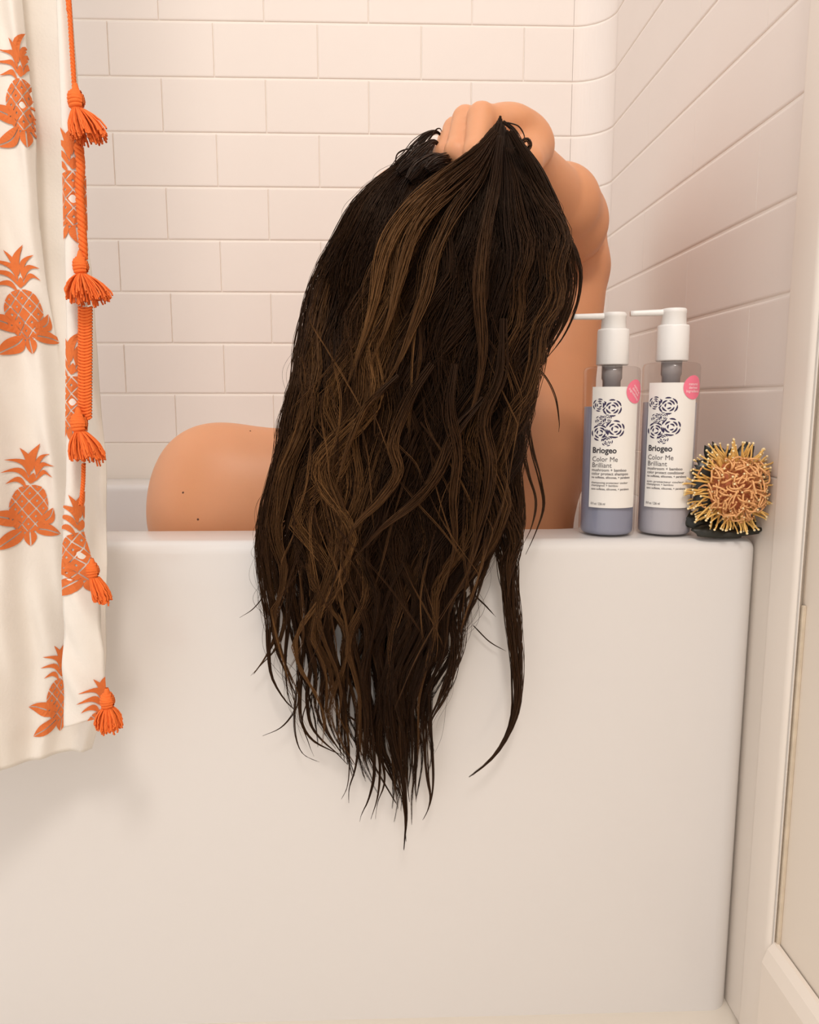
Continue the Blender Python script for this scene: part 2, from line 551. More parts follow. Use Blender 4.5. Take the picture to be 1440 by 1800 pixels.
# ------------------------------------------------------------------ hair
rng = np.random.default_rng(11)
def rail(tab):
    ys, xs = zip(*tab)
    return lambda y: np.interp(y, ys, xs)
def smooth_rail(tab):
    f = rail(tab)
    def g(y):
        return (f(y - 24) + f(y - 12) + f(y) + f(y + 12) + f(y + 24)) / 5
    return g
L_ = smooth_rail([(250, 752), (275, 722), (300, 690), (330, 650), (365, 622), (400, 603), (460, 570), (520, 548), (600, 531), (660, 522), (720, 505),
      (800, 492), (880, 470), (950, 457), (1000, 459), (1050, 466), (1100, 476), (1150, 490), (1200, 503), (1250, 514), (1300, 528),
      (1340, 558), (1400, 602), (1450, 645), (1500, 700)])
RA_ = smooth_rail([(240, 772), (275, 800), (350, 815), (500, 830), (700, 840), (900, 830), (1100, 790), (1250, 760), (1400, 740), (1500, 715)])
LB_ = smooth_rail([(205, 876), (230, 864), (260, 842), (290, 806), (320, 764), (350, 728), (400, 692), (450, 670), (500, 655), (560, 640), (640, 612),
      (720, 592), (800, 572), (900, 560), (1000, 552), (1100, 556), (1200, 566), (1300, 590), (1400, 630), (1500, 700)])
RB_ = smooth_rail([(205, 886), (230, 893), (260, 903), (300, 925), (350, 958), (400, 982), (450, 994), (500, 990), (550, 974), (600, 952), (650, 934),
      (700, 924), (760, 914), (820, 904), (880, 893), (940, 872), (980, 858), (1030, 842), (1100, 818), (1150, 806), (1210, 788),
      (1260, 768), (1330, 764), (1400, 764), (1450, 750), (1500, 715)])
YEND = rail([(430, 1180), (460, 1200), (490, 1270), (520, 1330), (560, 1350), (600, 1400), (640, 1440), (680, 1430), (712, 1492), (745, 1445),
             (765, 1420), (790, 1230), (815, 1150), (850, 1040)])
hc = np.array([736., 452.])
def y_head(x, y):
    q = 1 - ((x - hc[0]) / 152) ** 2 - ((y - hc[1]) / 180) ** 2
    return .075 - .092 * np.sqrt(np.clip(q, 0, 1))
def sstep(a, b, v):
    t = np.clip((v - a) / (b - a), 0, 1); return t * t * (3 - 2 * t)
ALLP, ALLR, ALLC = [], [], []
M_ = 28
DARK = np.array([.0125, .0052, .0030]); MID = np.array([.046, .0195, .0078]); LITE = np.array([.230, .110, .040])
def add_lock(px, py, Y, ns, wid, light, rad=.00029, var=1.0):
    """px,py,Y (M,) centre path in photo/world depth, wid (M,) half width in metres"""
    C = at(px, py, Y)
    th = rng.uniform(0, 2 * pi, ns); rr = np.sqrt(rng.uniform(0, 1, ns))
    ox = rr * np.cos(th) * 1.0; oy = rr * np.sin(th) * .75
    v = np.linspace(0, 1, M_)
    ph1 = rng.uniform(0, 6.28, ns)[:, None]; ph2 = rng.uniform(0, 6.28, ns)[:, None]
    fr = rng.uniform(1.2, 3.2, ns)[:, None]
    wx = ox[:, None] + .22 * var * np.sin(v[None] * 6.28 * fr + ph1) * sstep(0, .3, v)[None]
    wy = oy[:, None] + .22 * var * np.sin(v[None] * 6.28 * fr * .8 + ph2) * sstep(0, .3, v)[None]
    P = np.repeat(C[None], ns, 0)
    T = np.gradient(C, axis=0); T /= np.linalg.norm(T, axis=1, keepdims=True) + 1e-9
    side = np.cross(T, np.array([0, 1., 0])); side /= np.linalg.norm(side, axis=1, keepdims=True) + 1e-9
    P = P + side[None] * (wx * wid[None])[..., None]
    P[..., 1] += wy * wid[None]
    # strand lengths differ near the tip
    e = 1 - rng.uniform(0, 1, ns) ** 2 * .14
    idx = v[None] * e[:, None] * (M_ - 1)
    i0 = np.clip(idx.astype(int), 0, M_ - 2); t = (idx - i0)[..., None]
    r_ = np.arange(ns)[:, None]
    P = P[r_, i0] * (1 - t) + P[r_, i0 + 1] * t
    low = P[..., 2] < RIM + .035
    P[..., 1] = np.where(low, np.minimum(P[..., 1], -.0035), P[..., 1])
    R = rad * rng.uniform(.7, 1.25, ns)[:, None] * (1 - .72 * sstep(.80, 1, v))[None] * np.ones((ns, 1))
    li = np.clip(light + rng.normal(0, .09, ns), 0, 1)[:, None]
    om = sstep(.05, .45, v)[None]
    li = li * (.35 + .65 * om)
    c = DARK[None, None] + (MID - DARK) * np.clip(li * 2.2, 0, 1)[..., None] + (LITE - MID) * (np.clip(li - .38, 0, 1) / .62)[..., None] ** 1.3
    ALLP.append(P); ALLR.append(R); ALLC.append(c)

def profile(v, y, w0):
    """half width in metres along a lock"""
    w = w0 * (.55 + .45 * sstep(0, .15, v))
    w = w * (1 - .45 * sstep(900, 1080, y))
    return w * (1 - .85 * sstep(.62, 1.0, v) ** .9)
def hang(y, d):
    """depth of free hanging hair: d = 0 front layer, 1 back layer"""
    f = np.interp(y, [230, 330, 450, 650, 900, 1000, 1300, 1500], [-.006, -.034, -.046, -.050, -.046, -.042, -.034, -.026])
    b = np.interp(y, [230, 330, 450, 650, 860, 960, 1300, 1500], [.000, .000, .004, .006, -.002, -.008, -.008, -.008])
    return f * (1 - d) + b * d
def wave(v, y, amp, n):
    ph = rng.uniform(0, 6.28); wl = rng.uniform(210, 360)
    return amp * np.sin(y / wl * 6.28 + ph) * sstep(330, 900, y) * rng.uniform(.5, 1.2)

tt = np.linspace(0, 1, M_)
NCL = 15
UC = (np.arange(NCL) + .5) / NCL + rng.uniform(-.018, .018, NCL)
CPH = rng.uniform(0, 6.28, (NCL, 2)); CWL = rng.uniform(150, 260, NCL)
def clumped(x, y):
    """hair gathers into separate wet locks below the rim"""
    l, r = L_(y), RB_(y)
    k0 = np.argmin(np.abs(y - 1120)) if y[-1] > 1120 else -1
    f = (x[k0] - l[k0]) / max(r[k0] - l[k0], 1)
    k = int(np.argmin(np.abs(UC - f)))
    xc = l + (r - l) * UC[k] + 14 * np.sin(y / CWL[k] * 6.28 + CPH[k, 0]) * sstep(850, 1050, y)
    a = .74 * sstep(930, 1240, y)
    return x * (1 - a) + xc * a
# family A: over the back of the head
NA = 120
for i in range(NA):
    u = np.clip((i + rng.uniform(0, 1)) / NA, 0, 1)
    d = rng.uniform(0, 1)
    y0 = 248 + rng.uniform(0, 60) * (1 - u) ** 2 + rng.uniform(0, 16) + 10 * u
    xe = L_(1150) + u * (RA_(1150) - L_(1150))
    ye = YEND(xe) - 20 - rng.uniform(0, 1) ** 1.1 * 300
    y = y0 + (ye - y0) * tt ** 1.12
    x = L_(y) * (1 - u) + RA_(y) * u + (wave(tt, y, 20, 0) + wave(tt, y * 1.7, 8, 0)) * min(1, u * 6 + .25)
    x = clumped(x, y)
    a = sstep(430, 700, y)
    Y = (y_head(x, y) - .006 - .010 * (1 - d)) * (1 - a) + hang(y, .25 + .75 * d) * a
    light = .05 + .42 * rng.uniform() ** 2.4 + (.18 if u < .1 else 0)
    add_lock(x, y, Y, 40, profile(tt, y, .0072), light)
# family B: falling from the fist
NB = 190
for i in range(NB):
    u = np.clip((i + rng.uniform(0, 1)) / NB, 0, 1)
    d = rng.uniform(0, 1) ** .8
    y0 = 203 + 60 * abs(u - .45) + rng.uniform(0, 1) ** 2 * 45
    xe = LB_(1120) + u * (RB_(1120) - LB_(1120))
    ye = YEND(xe) - 20 - rng.uniform(0, 1) ** 1.1 * 300
    y = y0 + (ye - y0) * tt ** 1.1
    x = LB_(y) * (1 - u) + RB_(y) * u + wave(tt, y, 30, 0) + wave(tt, y * 1.7, 12, 0)
    x = clumped(x, y)
    x = np.minimum(x, RB_(y) + 4)
    Y = hang(y, d)
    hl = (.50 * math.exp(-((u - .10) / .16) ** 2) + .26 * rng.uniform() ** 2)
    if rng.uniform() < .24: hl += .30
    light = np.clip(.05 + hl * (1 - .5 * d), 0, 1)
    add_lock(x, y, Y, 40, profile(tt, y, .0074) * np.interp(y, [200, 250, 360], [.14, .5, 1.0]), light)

def manual(pts, ns, w, light, dY=-.03, rad=.00034, y_list=None, tip=.12):
    p = catmull(pts, M_)
    if p.shape[1] == 2:
        Y = np.full(M_, dY)
    else:
        Y = p[:, 2]
    wid = w * (.6 + .4 * sstep(0, .2, tt)) * (1 - (1 - tip) * sstep(.45, 1, tt))
    ln_ = np.hypot(p[-1, 0] - p[0, 0], p[-1, 1] - p[0, 1])
    add_lock(p[:, 0], p[:, 1], Y, ns, wid, light, rad, .25 if ln_ < 160 else 1.0)
# single locks traced one by one: (points, strands, half width, lightness, depth)
for a in [
    # right hand side arcs in front of the arm
    ([(905, 235), (945, 290), (972, 345), (988, 400), (1010, 440), (1021, 482), (1014, 535), (990, 592), (952, 640)], 14, .0022, .2, -.030),
    ([(900, 232), (940, 300), (972, 370), (990, 440), (1000, 505), (985, 565), (950, 622), (915, 665)], 26, .0045, .25, -.034),
    ([(898, 232), (935, 300), (962, 380), (975, 450), (978, 520), (962, 590), (935, 650)], 26, .0050, .3, -.030),
    ([(902, 233), (950, 305), (985, 375), (1000, 430), (1010, 490), (1000, 550), (972, 605), (938, 650)], 18, .0026, .22, -.032),
    ([(896, 230), (935, 290), (968, 350), (990, 420), (996, 480), (994, 530), (975, 580)], 20, .0030, .3, -.030),
    ([(875, 700), (895, 760), (905, 830), (912, 890), (900, 950), (880, 985)], 40, .0052, .22, -.034),
    ([(985, 402), (1002, 420), (1018, 455), (1016, 520), (1000, 565)], 5, .0008, .2, -.028),
    ([(930, 636), (958, 662), (976, 698), (983, 742), (982, 760)], 6, .0009, .15, -.030),
    ([(915, 660), (925, 720), (935, 790), (950, 845), (956, 890), (940, 940), (924, 975)], 12, .0019, .2, -.028),
    ([(905, 690), (912, 760), (928, 830), (942, 880), (935, 925), (918, 960)], 8, .0014, .25, -.026),
    ([(900, 780), (912, 850), (918, 910), (910, 960), (890, 1000)], 22, .0034, .25, -.032),
    # right lower lock that ends in a long curl
    ([(860, 820), (875, 900), (893, 970), (898, 1040), (904, 1110), (909, 1180), (906, 1250), (885, 1305), (858, 1340), (824, 1366)], 64, .0066, .32, -.026),
    ([(880, 800), (900, 880), (905, 950), (893, 1010), (898, 1080), (906, 1150), (911, 1215), (900, 1275), (876, 1320)], 60, .0062, .24, -.030),
    ([(850, 850), (862, 920), (878, 960), (890, 1010), (899, 1090), (905, 1160)], 50, .0060, .2, -.024),
    ([(868, 830), (895, 900), (908, 950), (896, 1000), (893, 1050)], 50, .0062, .35, -.036),
    ([(850, 940), (845, 1000), (833, 1050), (815, 1095), (808, 1130)], 5, .0008, .2, -.018),
    ([(826, 1040), (850, 1062), (872, 1085)], 4, .0007, .15, -.012),
    ([(832, 1100), (860, 1128), (890, 1145)], 3, .0005, .3, -.008),
    # left lower locks
    ([(480, 840), (462, 910), (454, 970), (460, 1030), (470, 1090), (472, 1140), (478, 1190), (500, 1230), (517, 1247)], 24, .0030, .3, -.026),
    ([(490, 860), (470, 930), (472, 1000), (482, 1060), (486, 1110), (470, 1150), (445, 1186)], 22, .0032, .5, -.020),
    ([(500, 880), (488, 960), (492, 1040), (500, 1090), (484, 1140), (462, 1165), (440, 1188)], 14, .0024, .5, -.016),
    ([(470, 960), (466, 1020), (464, 1045), (445, 1070), (421, 1086)], 4, .0006, .3, -.018),
    ([(510, 900), (505, 980), (508, 1060), (505, 1120), (502, 1170), (506, 1220), (514, 1245)], 18, .0026, .15, -.026),
    ([(515, 1100), (522, 1160), (524, 1210), (520, 1245), (495, 1278), (461, 1294)], 8, .0010, .3, -.020),
    ([(520, 1080), (526, 1160), (518, 1240), (519, 1290), (532, 1325), (562, 1340)], 8, .0009, .3, -.018),
    ([(540, 1050), (535, 1130), (528, 1220), (530, 1270), (548, 1300), (580, 1318), (608, 1330)], 14, .0016, .3, -.020),
    ([(560, 1050), (552, 1140), (540, 1220), (545, 1270), (565, 1300), (590, 1322), (612, 1345)], 16, .0020, .25, -.022),
    ([(590, 1050), (580, 1140), (565, 1220), (572, 1275), (592, 1312), (614, 1340)], 16, .0020, .2, -.024),
    ([(560, 1190), (532, 1260), (542, 1305), (552, 1330)], 4, .0006, .3, -.016),
    ([(600, 1150), (603, 1230), (612, 1300), (614, 1350), (610, 1385), (600, 1405)], 10, .0012, .3, -.018),
    ([(625, 1150), (640, 1230), (634, 1290), (625, 1350), (614, 1385), (613, 1412)], 14, .0016, .15, -.024),
    ([(600, 1180), (606, 1248), (622, 1265), (640, 1285), (638, 1340), (637, 1365)], 8, .0009, .2, -.020),
    ([(650, 1150), (648, 1230), (654, 1300), (658, 1360), (648, 1405), (636, 1430), (632, 1445)], 18, .0022, .12, -.026),
    ([(668, 1200), (664, 1300), (668, 1350), (664, 1400), (652, 1440)], 12, .0014, .2, -.022),
    ([(672, 1200), (668, 1300), (676, 1372), (664, 1410), (660, 1440)], 10, .0011, .2, -.020),
    ([(690, 1150), (684, 1250), (690, 1310), (702, 1350), (710, 1395), (714, 1440), (712, 1470), (710, 1495)], 34, .0042, .14, -.030),
    ([(700, 1150), (705, 1250), (705, 1330), (712, 1400), (712, 1450), (714, 1480)], 24, .0028, .3, -.028),
    ([(672, 1330), (690, 1370), (702, 1398)], 4, .0005, .2, -.018),
    ([(730, 1150), (722, 1230), (716, 1300), (716, 1370), (720, 1410)], 18, .0024, .12, -.026),
    ([(750, 1150), (742, 1230), (732, 1310), (730, 1370), (732, 1410)], 18, .0024, .15, -.024),
    ([(756, 1180), (748, 1260), (748, 1320), (752, 1370), (757, 1400), (752, 1425), (743, 1442)], 18, .0020, .2, -.022),
    ([(760, 1190), (757, 1260), (760, 1330), (761, 1380), (756, 1415), (744, 1440)], 12, .0013, .2, -.020),
    ([(790, 1080), (800, 1130), (795, 1180), (775, 1230), (758, 1265), (754, 1300)], 30, .0044, .25, -.030),
    ([(815, 1040), (812, 1100), (806, 1150), (788, 1200), (766, 1245)], 30, .0040, .32, -.028),
    # crown: dark tuft pulled up into the fist
    ([(690, 300, .02), (712, 282, .02), (735, 256, .03), (752, 238, .04), (768, 232, .05), (780, 245, .055)], 40, .0060, .06, None),
    ([(702, 305, .00), (728, 284, .01), (748, 262, .02), (764, 250, .035), (780, 262, .045)], 40, .0065, .08, None),
    ([(720, 318, -.01), (745, 292, .00), (768, 276, .02), (790, 276, .035)], 40, .0070, .08, None),
    ([(752, 300, -.015), (775, 285, .0), (800, 282, .02), (830, 285, .03)], 40, .0070, .1, None),
    ([(755, 245, .04), (766, 228, .045), (774, 226, .05), (778, 236, .055)], 6, .0008, .05, None),
    ([(695, 290, .03), (700, 270, .035), (722, 262, .04), (745, 268, .04)], 4, .0007, .05, None),
    # caramel lock sweeping left from the fist
    ([(872, 232, -.012), (830, 276, -.030), (780, 312, -.038), (732, 352, -.044), (695, 400, -.048), (672, 455, -.052), (655, 540, -.054), (630, 620, -.052), (605, 690, -.050)], 46, .0062, .72, None),
    ([(870, 240, -.014), (840, 290, -.032), (795, 330, -.040), (750, 372, -.046), (718, 430, -.050), (700, 500, -.054), (682, 570, -.055), (650, 640, -.054)], 46, .0062, .62, None),
    ([(872, 245, -.014), (845, 310, -.034), (800, 370, -.042), (768, 440, -.048), (750, 510, -.054), (728, 570, -.056), (700, 640, -.056), (660, 700, -.054)], 40, .0058, .55, None),
    ([(862, 250, -.012), (815, 288, -.028), (758, 330, -.036), (712, 384, -.042), (684, 440, -.048), (668, 520, -.050)], 36, .0050, .8, None),
    ([(880, 240, -.016), (868, 330, -.040), (850, 430, -.050), (842, 520, -.056), (848, 610, -.058), (836, 700, -.056), (800, 790, -.054)], 36, .0056, .42, None),
    ([(760, 640, -.052), (720, 700, -.056), (690, 780, -.058), (700, 830, -.058), (668, 880, -.056), (620, 930, -.052), (600, 990, -.046)], 36, .0046, .55, None),
    ([(700, 660, -.054), (668, 690, -.058), (640, 720, -.058), (610, 790, -.056), (590, 860, -.054)], 20, .0032, .55, None),
    ([(850, 700, -.054), (800, 760, -.058), (770, 830, -.060), (730, 880, -.058), (670, 930, -.056), (620, 985, -.050)], 36, .0044, .42, None),
    ([(540, 600, -.012), (520, 680, -.018), (505, 740, -.022), (515, 800, -.026)], 30, .0044, .42, None),
    ([(885, 560, -.05), (880, 660, -.056), (850, 740, -.058), (862, 820, -.058), (850, 900, -.054), (825, 990, -.046), (812, 1080, -.04)], 36, .0052, .40, None),
    ([(800, 640, -.055), (790, 720, -.06), (805, 800, -.06), (796, 880, -.058), (800, 960, -.05), (780, 1040, -.044)], 30, .0046, .45, None),
    # curl beside the wrist
    ([(905, 262, -.02), (925, 245, -.022), (932, 255, -.022), (920, 270, -.02), (905, 280, -.016), (898, 300, -.014)], 14, .0018, .12, None),
    ([(892, 215, -.012), (912, 222, -.018), (922, 240, -.02), (915, 252, -.02)], 4, .0006, .1, None),
    ([(884, 214, -.010), (905, 232, -.016), (925, 280, -.02), (945, 300, -.024), (962, 330, -.028), (975, 365, -.03)], 14, .0024, .2, None),
]:
    manual(a[0], a[1], a[2], a[3], a[4] if a[4] is not None else 0)
# flyaway hairs round the outline
for k in range(150):
    u = rng.uniform()
    left = rng.uniform() < .5
    y0 = rng.uniform(260, 1180); ln = rng.uniform(60, 190)
    ys = y0 + ln * tt
    if left: x = L_(ys) + 10 - 16 * np.sin(tt * rng.uniform(2, 4)) * rng.uniform(.3, 1.6)
    else: x = RB_(ys) - 8 + 18 * np.sin(tt * rng.uniform(2, 4)) * rng.uniform(.3, 1.5)
    x = x + rng.normal(0, 4) + 6 * np.sin(tt * 7 + rng.uniform(0, 6))
    Y = np.minimum(hang(ys, rng.uniform(0, .8)), .03)
    add_lock(x, ys, Y, 1, np.full(M_, .0006), .25, .00013)
for k in range(60):
    x0 = rng.uniform(500, 900); y0 = rng.uniform(480, 1050); ln = rng.uniform(100, 260); sl = rng.normal(0, .35)
    ys = y0 + ln * tt
    x = x0 + sl * ln * tt + 12 * np.sin(tt * rng.uniform(2, 5) + rng.uniform(0, 6))
    x = np.clip(x, L_(ys) + 6, RB_(ys) - 6)
    add_lock(x, ys, np.full(M_, -.054), 4, np.full(M_, .0010), rng.uniform(.3, .8), .00022)

P = np.concatenate(ALLP); R = np.concatenate(ALLR); C = np.concatenate(ALLC)
V, Q = tubes(P, R, 3)
hme = fast_mesh('hair', V, Q)
ca = hme.attributes.new('Col', 'FLOAT_COLOR', 'POINT')
cc = np.ones((len(V), 4), np.float32)
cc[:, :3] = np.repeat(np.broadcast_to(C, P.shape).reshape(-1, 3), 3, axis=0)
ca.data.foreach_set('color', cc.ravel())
hair = put('hair', hme, M_HAIR, person, smooth=True)
tag(hair, 'long wet dark brown hair with caramel highlights hanging over the bath rim', kind='stuff')
print('hair strands', len(P), 'tris', len(Q) * 2)

# ------------------------------------------------------------------ shower curtain
curt = empty('shower_curtain', tuple(at(60, 1340, -.09)))
tag(curt, 'cream cotton shower curtain printed with orange pineapples and edged with tassels', 'curtain')
CZ1 = 1.95
def z_of(py, Y): return at(60, py, Y)[2]
def px_x(px, py, Y): return at(px, py, Y)[0]
# right edge of the main panel in photo rows, turned into metres at its own depth
ER = [(0, 116), (250, 138), (400, 145), (560, 165), (700, 180), (800, 189), (1000, 190), (1150, 188), (1250, 180), (1320, 160)]
YR = -.052
ezs = np.array([at(x, y, YR)[2] for y, x in ER]); exs = np.array([at(x, y, YR)[0] for y, x in ER])
o_ = np.argsort(ezs); ezs, exs = ezs[o_], exs[o_]
HEM = .2965
def panel_pos(u, z):
    """u in 0..1 across the main panel, from well outside the frame to its right edge"""
    xr = np.interp(z, ezs, exs)
    g = sstep(.35, 1.0, z)                   # folds deepen upward
    xl = -.46
    x = xl + (xr - xl) * u
    ph = 2 * pi * (8.3 * u + .12 * np.sin(z * 4.2) + .2)
    x = x + (.0008 + .0018 * g) * np.sin(ph)
    yb = -.128 + (YR + .128) * sstep(.45, 1.0, u)
    uc, dl = .893, .050                       # a tuck in the upper half
    kf = sstep(.585, .68, z)
    q = np.clip((u - uc) / dl, 0, 1)
    x = x - kf * .014 * np.sin(pi * q)
    yb = yb + kf * .009 * sstep(0, 1, q)
    y = yb + (.0022 + .0042 * g) * np.cos(ph + .6) + .0012 * np.sin(z * 37 + u * 40) + .0009 * np.sin(z * 83 + u * 71) + .0010 * np.sin(z * 21 + u * 95)
    return np.stack([x, y, z], -1)
FLZ_BOT = at(112, 1279, -.088)[2]
FL_L = [(0, 100), (300, 112), (600, 118), (850, 117), (930, 111), (1279, 112)]
FL_R = [(0, 119), (150, 131), (300, 143), (450, 148), (560, 147), (700, 149), (850, 142), (940, 141), (1000, 160), (1080, 170), (1150, 178), (1279, 182)]
YF = -.088
def conv(tab, Y):
    p = np.array([at(x, y, Y) for y, x in tab]); o = np.argsort(p[:, 2]); return p[o, 2], p[o, 0]
flz, flx = conv(FL_L, YF); frz, frx = conv(FL_R, YF)
def flap_pos(u, z):
    xl = np.interp(z, flz, flx); xr = np.interp(z, frz, frx)
    x = xl + (xr - xl) * u
    y = YF + .004 * np.sin(u * pi) * -1 + .006 * u + .0016 * np.sin(z * 95 + u * 5) * (1 - sstep(.42, .50, z)) + .001 * np.sin(z * 160 + u * 9) * (1 - sstep(.42, .50, z))
    z2 = z + .008 * u * (1 - sstep(FLZ_BOT, FLZ_BOT + .06, z))
    return np.stack([x, y, z2], -1)
def sheet(name, fn, nu, zs, thick=.0009):
    u = np.linspace(0, 1, nu)
    U, Z = np.meshgrid(u, zs, indexing='ij')
    Pf = fn(U, Z)
    du = np.gradient(Pf, axis=0); dz = np.gradient(Pf, axis=1)
    N = np.cross(dz, du); N /= np.linalg.norm(N, axis=-1, keepdims=True)
    N = np.where(N[..., 1:2] > 0, -N, N) if False else N
    nz = len(zs)
    Vv = np.concatenate([(Pf + N * thick / 2).reshape(-1, 3), (Pf - N * thick / 2).reshape(-1, 3)])
    i, j = np.meshgrid(np.arange(nu - 1), np.arange(nz - 1), indexing='ij')
    a = (i * nz + j).ravel()
    f1 = np.stack([a, a + nz, a + nz + 1, a + 1], 1); off = nu * nz
    f2 = f1[:, ::-1] + off
    b0 = np.arange(nu - 1) * nz; e1 = np.stack([b0, b0 + off, b0 + nz + off, b0 + nz], 1)
    b1 = b0 + nz - 1; e2 = np.stack([b1, b1 + nz, b1 + nz + off, b1 + off], 1)
    c0 = np.arange(nz - 1); e3 = np.stack([c0, c0 + 1, c0 + 1 + off, c0 + off], 1)
    c1 = c0 + (nu - 1) * nz; e4 = np.stack([c1, c1 + off, c1 + 1 + off, c1 + 1], 1)
    return fast_mesh(name, Vv, np.vstack([f1, f2, e1, e2, e3, e4]))
zs = np.r_[np.linspace(HEM, 1.05, 190), np.linspace(1.055, CZ1, 60)]
put('curtain_panel', sheet('curtain_panel', panel_pos, 420, zs), M_CLOTH, curt, smooth=True)
zs2 = np.r_[np.linspace(FLZ_BOT, .5, 90), np.linspace(.505, 1.05, 90), np.linspace(1.06, CZ1, 40)]
put('curtain_flap', sheet('curtain_flap', flap_pos, 14, zs2), M_CLOTH, curt, smooth=True)

# pineapple print: flat ink shapes laid on the cloth, unit = metres on the fabric, origin at the crown base
def leaf_poly(x0, y0, x1, y1, w, bend=0., n=9, split=True):
    """two halves of a leaf on either side of its unprinted vein"""
    out = []
    dx, dy = x1 - x0, y1 - y0; L = sqrt(dx * dx + dy * dy); tx, ty = dx / L, dy / L; nx, ny = -ty, tx
    gap = .0005 if split else 0
    for sgn in (1, -1):
        strip = []
        for k in range(n + 1):
            t = k / n
            ww = w * (sin(pi * t ** .8)) ** .8
            cx = x0 + dx * t + nx * bend * sin(pi * t); cy = y0 + dy * t + ny * bend * sin(pi * t)
            g_ = min(gap, ww * .6)
            strip.append(((cx + nx * sgn * g_, cy + ny * sgn * g_), (cx + nx * sgn * ww, cy + ny * sgn * ww)))
        for k in range(n):
            out.append([strip[k][0], strip[k + 1][0], strip[k + 1][1], strip[k][1]])
    return out
def clip_half(poly, a, b, c):
    res = []
    for i in range(len(poly)):
        p, q = poly[i], poly[(i + 1) % len(poly)]
        dp = a * p[0] + b * p[1] - c; dq = a * q[0] + b * q[1] - c
        if dp <= 0: res.append(p)
        if dp * dq < 0:
            t = dp / (dp - dq); res.append((p[0] + (q[0] - p[0]) * t, p[1] + (q[1] - p[1]) * t))
    return res
def pineapple():
    S_ = []
    # fruit: diamonds separated by unprinted lines
    rx, ry, cy = .0125, .019, -.0195
    rr = random.Random(3)
    d = .0086
    for i in range(-6, 7):
        for j in range(-6, 7):
            cx = (i + j) * d * .5; cyy = cy + (i - j) * d * .72
            g_ = .0005
            dm = [(cx - d / 2 + g_, cyy), (cx, cyy - d * .72 + g_ * 1.4), (cx + d / 2 - g_, cyy), (cx, cyy + d * .72 - g_ * 1.4)]
            el = [(rx * (abs(cos(a)) ** .8) * (1 if cos(a) > 0 else -1), cy + ry * sin(a)) for a in [2 * pi * k / 22 for k in range(22)]]
            p = dm
            for k in range(22):
                (x0, y0), (x1, y1) = el[k], el[(k + 1) % 22]
                a_, b_ = y1 - y0, -(x1 - x0)
                p = clip_half(p, a_, b_, a_ * x0 + b_ * y0)
                if len(p) < 3: break
            if len(p) >= 3:
                if rr.random() < .72:
                    # small unprinted fleck in the middle
                    mx = sum(q[0] for q in p) / len(p); my = sum(q[1] for q in p) / len(p)
                    for k in range(len(p)):
                        q0, q1 = p[k], p[(k + 1) % len(p)]
                        e = .22
                        S_.append([q0, q1, (q1[0] * e + mx * (1 - e), q1[1] * e + my * (1 - e)), (q0[0] * e + mx * (1 - e), q0[1] * e + my * (1 - e))])
                else:
                    S_.append(p)
    # crown
    for (xs, ys, x1, y1, w, bd) in ((0, .010, .007, .033, .0026, .004), (-.001, .009, -.007, .029, .0018, -.002), (.002, .009, .015, .025, .0019, .005),
                                    (-.001, .006, -.016, .020, .0020, -.006), (.002, .006, .018, .015, .0020, .006),
                                    (-.001, .002, -.018, .010, .0020, -.006), (.002, .002, .017, .006, .0019, .006),
                                    (-.002, -.002, -.015, .001, .0021, -.005), (0, .0005, .001, .009, .0020, 0)):
        S_ += leaf_poly(xs, ys, x1, y1, w, bd, split=False)
    # leaves under the fruit
    for (x0, y0, x1, y1, w, bd) in ((-.004, -.032, -.026, -.022, .0058, -.002), (-.003, -.036, -.020, -.050, .0058, .001), (.001, -.037, .002, -.050, .0042, 0),
                                    (.004, -.036, .023, -.041, .0048, .001), (.006, -.031, .017, -.019, .0050, -.003)):
        S_ += leaf_poly(x0, y0, x1, y1, w, bd)
    return S_
PINE = pineapple()
def print_on(name, fn, u0, z0, scale, wm, umin=0., umax=1., rot=0.):
    """lay the print on a sheet; wm = metres per unit u near it"""
    Vv = []; Fc = []
    for poly in PINE:
        k0 = len(Vv)
        for (x, y) in poly:
            xr_ = x * cos(rot) - y * sin(rot); yr_ = x * sin(rot) + y * cos(rot)
            Vv.append((u0 + xr_ * scale / wm, z0 + yr_ * scale))
        us = [v[0] for v in Vv[k0:]]
        if max(us) <= umin or min(us) >= umax:
            del Vv[k0:]; continue
        Fc.append(tuple(range(k0, len(Vv))))
    if not Vv: return None
    Vv = np.array(Vv); uu = np.clip(Vv[:, 0], umin, umax); zz = np.maximum(Vv[:, 1], (HEM if fn is panel_pos else FLZ_BOT) + .0005)
    p0 = fn(uu, zz); e = 1e-3
    du = fn(uu + e, zz) - fn(uu - e, zz); dz = fn(uu, zz + e) - fn(uu, zz - e)
    N = np.cross(dz, du); N /= np.linalg.norm(N, axis=1, keepdims=True)
    both = p0 + N * .0008 * np.where(N[:, 1:2] > 0, -1, 1) if False else p0 - N * .0013 * np.sign(np.median(N[:, 1]) + 1e-9)
    return put(name, pydata(name, both, Fc), M_PRINT, curt)
def find_u(fn, px, py, lo=0., hi=1.):
    """u, z of the sheet point seen at a photo pixel (nearest to us)"""
    us = np.linspace(lo, hi, 600); best = None
    for it in range(1):
        zz = np.linspace(HEM if fn is panel_pos else FLZ_BOT, 1.1, 500)
        U, Z = np.meshgrid(us, zz, indexing='ij'); Pp = fn(U, Z)
        q = Pp - CAM
        dep = q @ FW; xx = 720 + F_PX * (q @ RT) / dep; yy = 900 - F_PX * (q @ UP) / dep
        c = np.hypot(xx - px, yy - py) + dep * 30
        i, j = np.unravel_index(np.argmin(c), c.shape)
        best = us[i], zz[j]
    return best
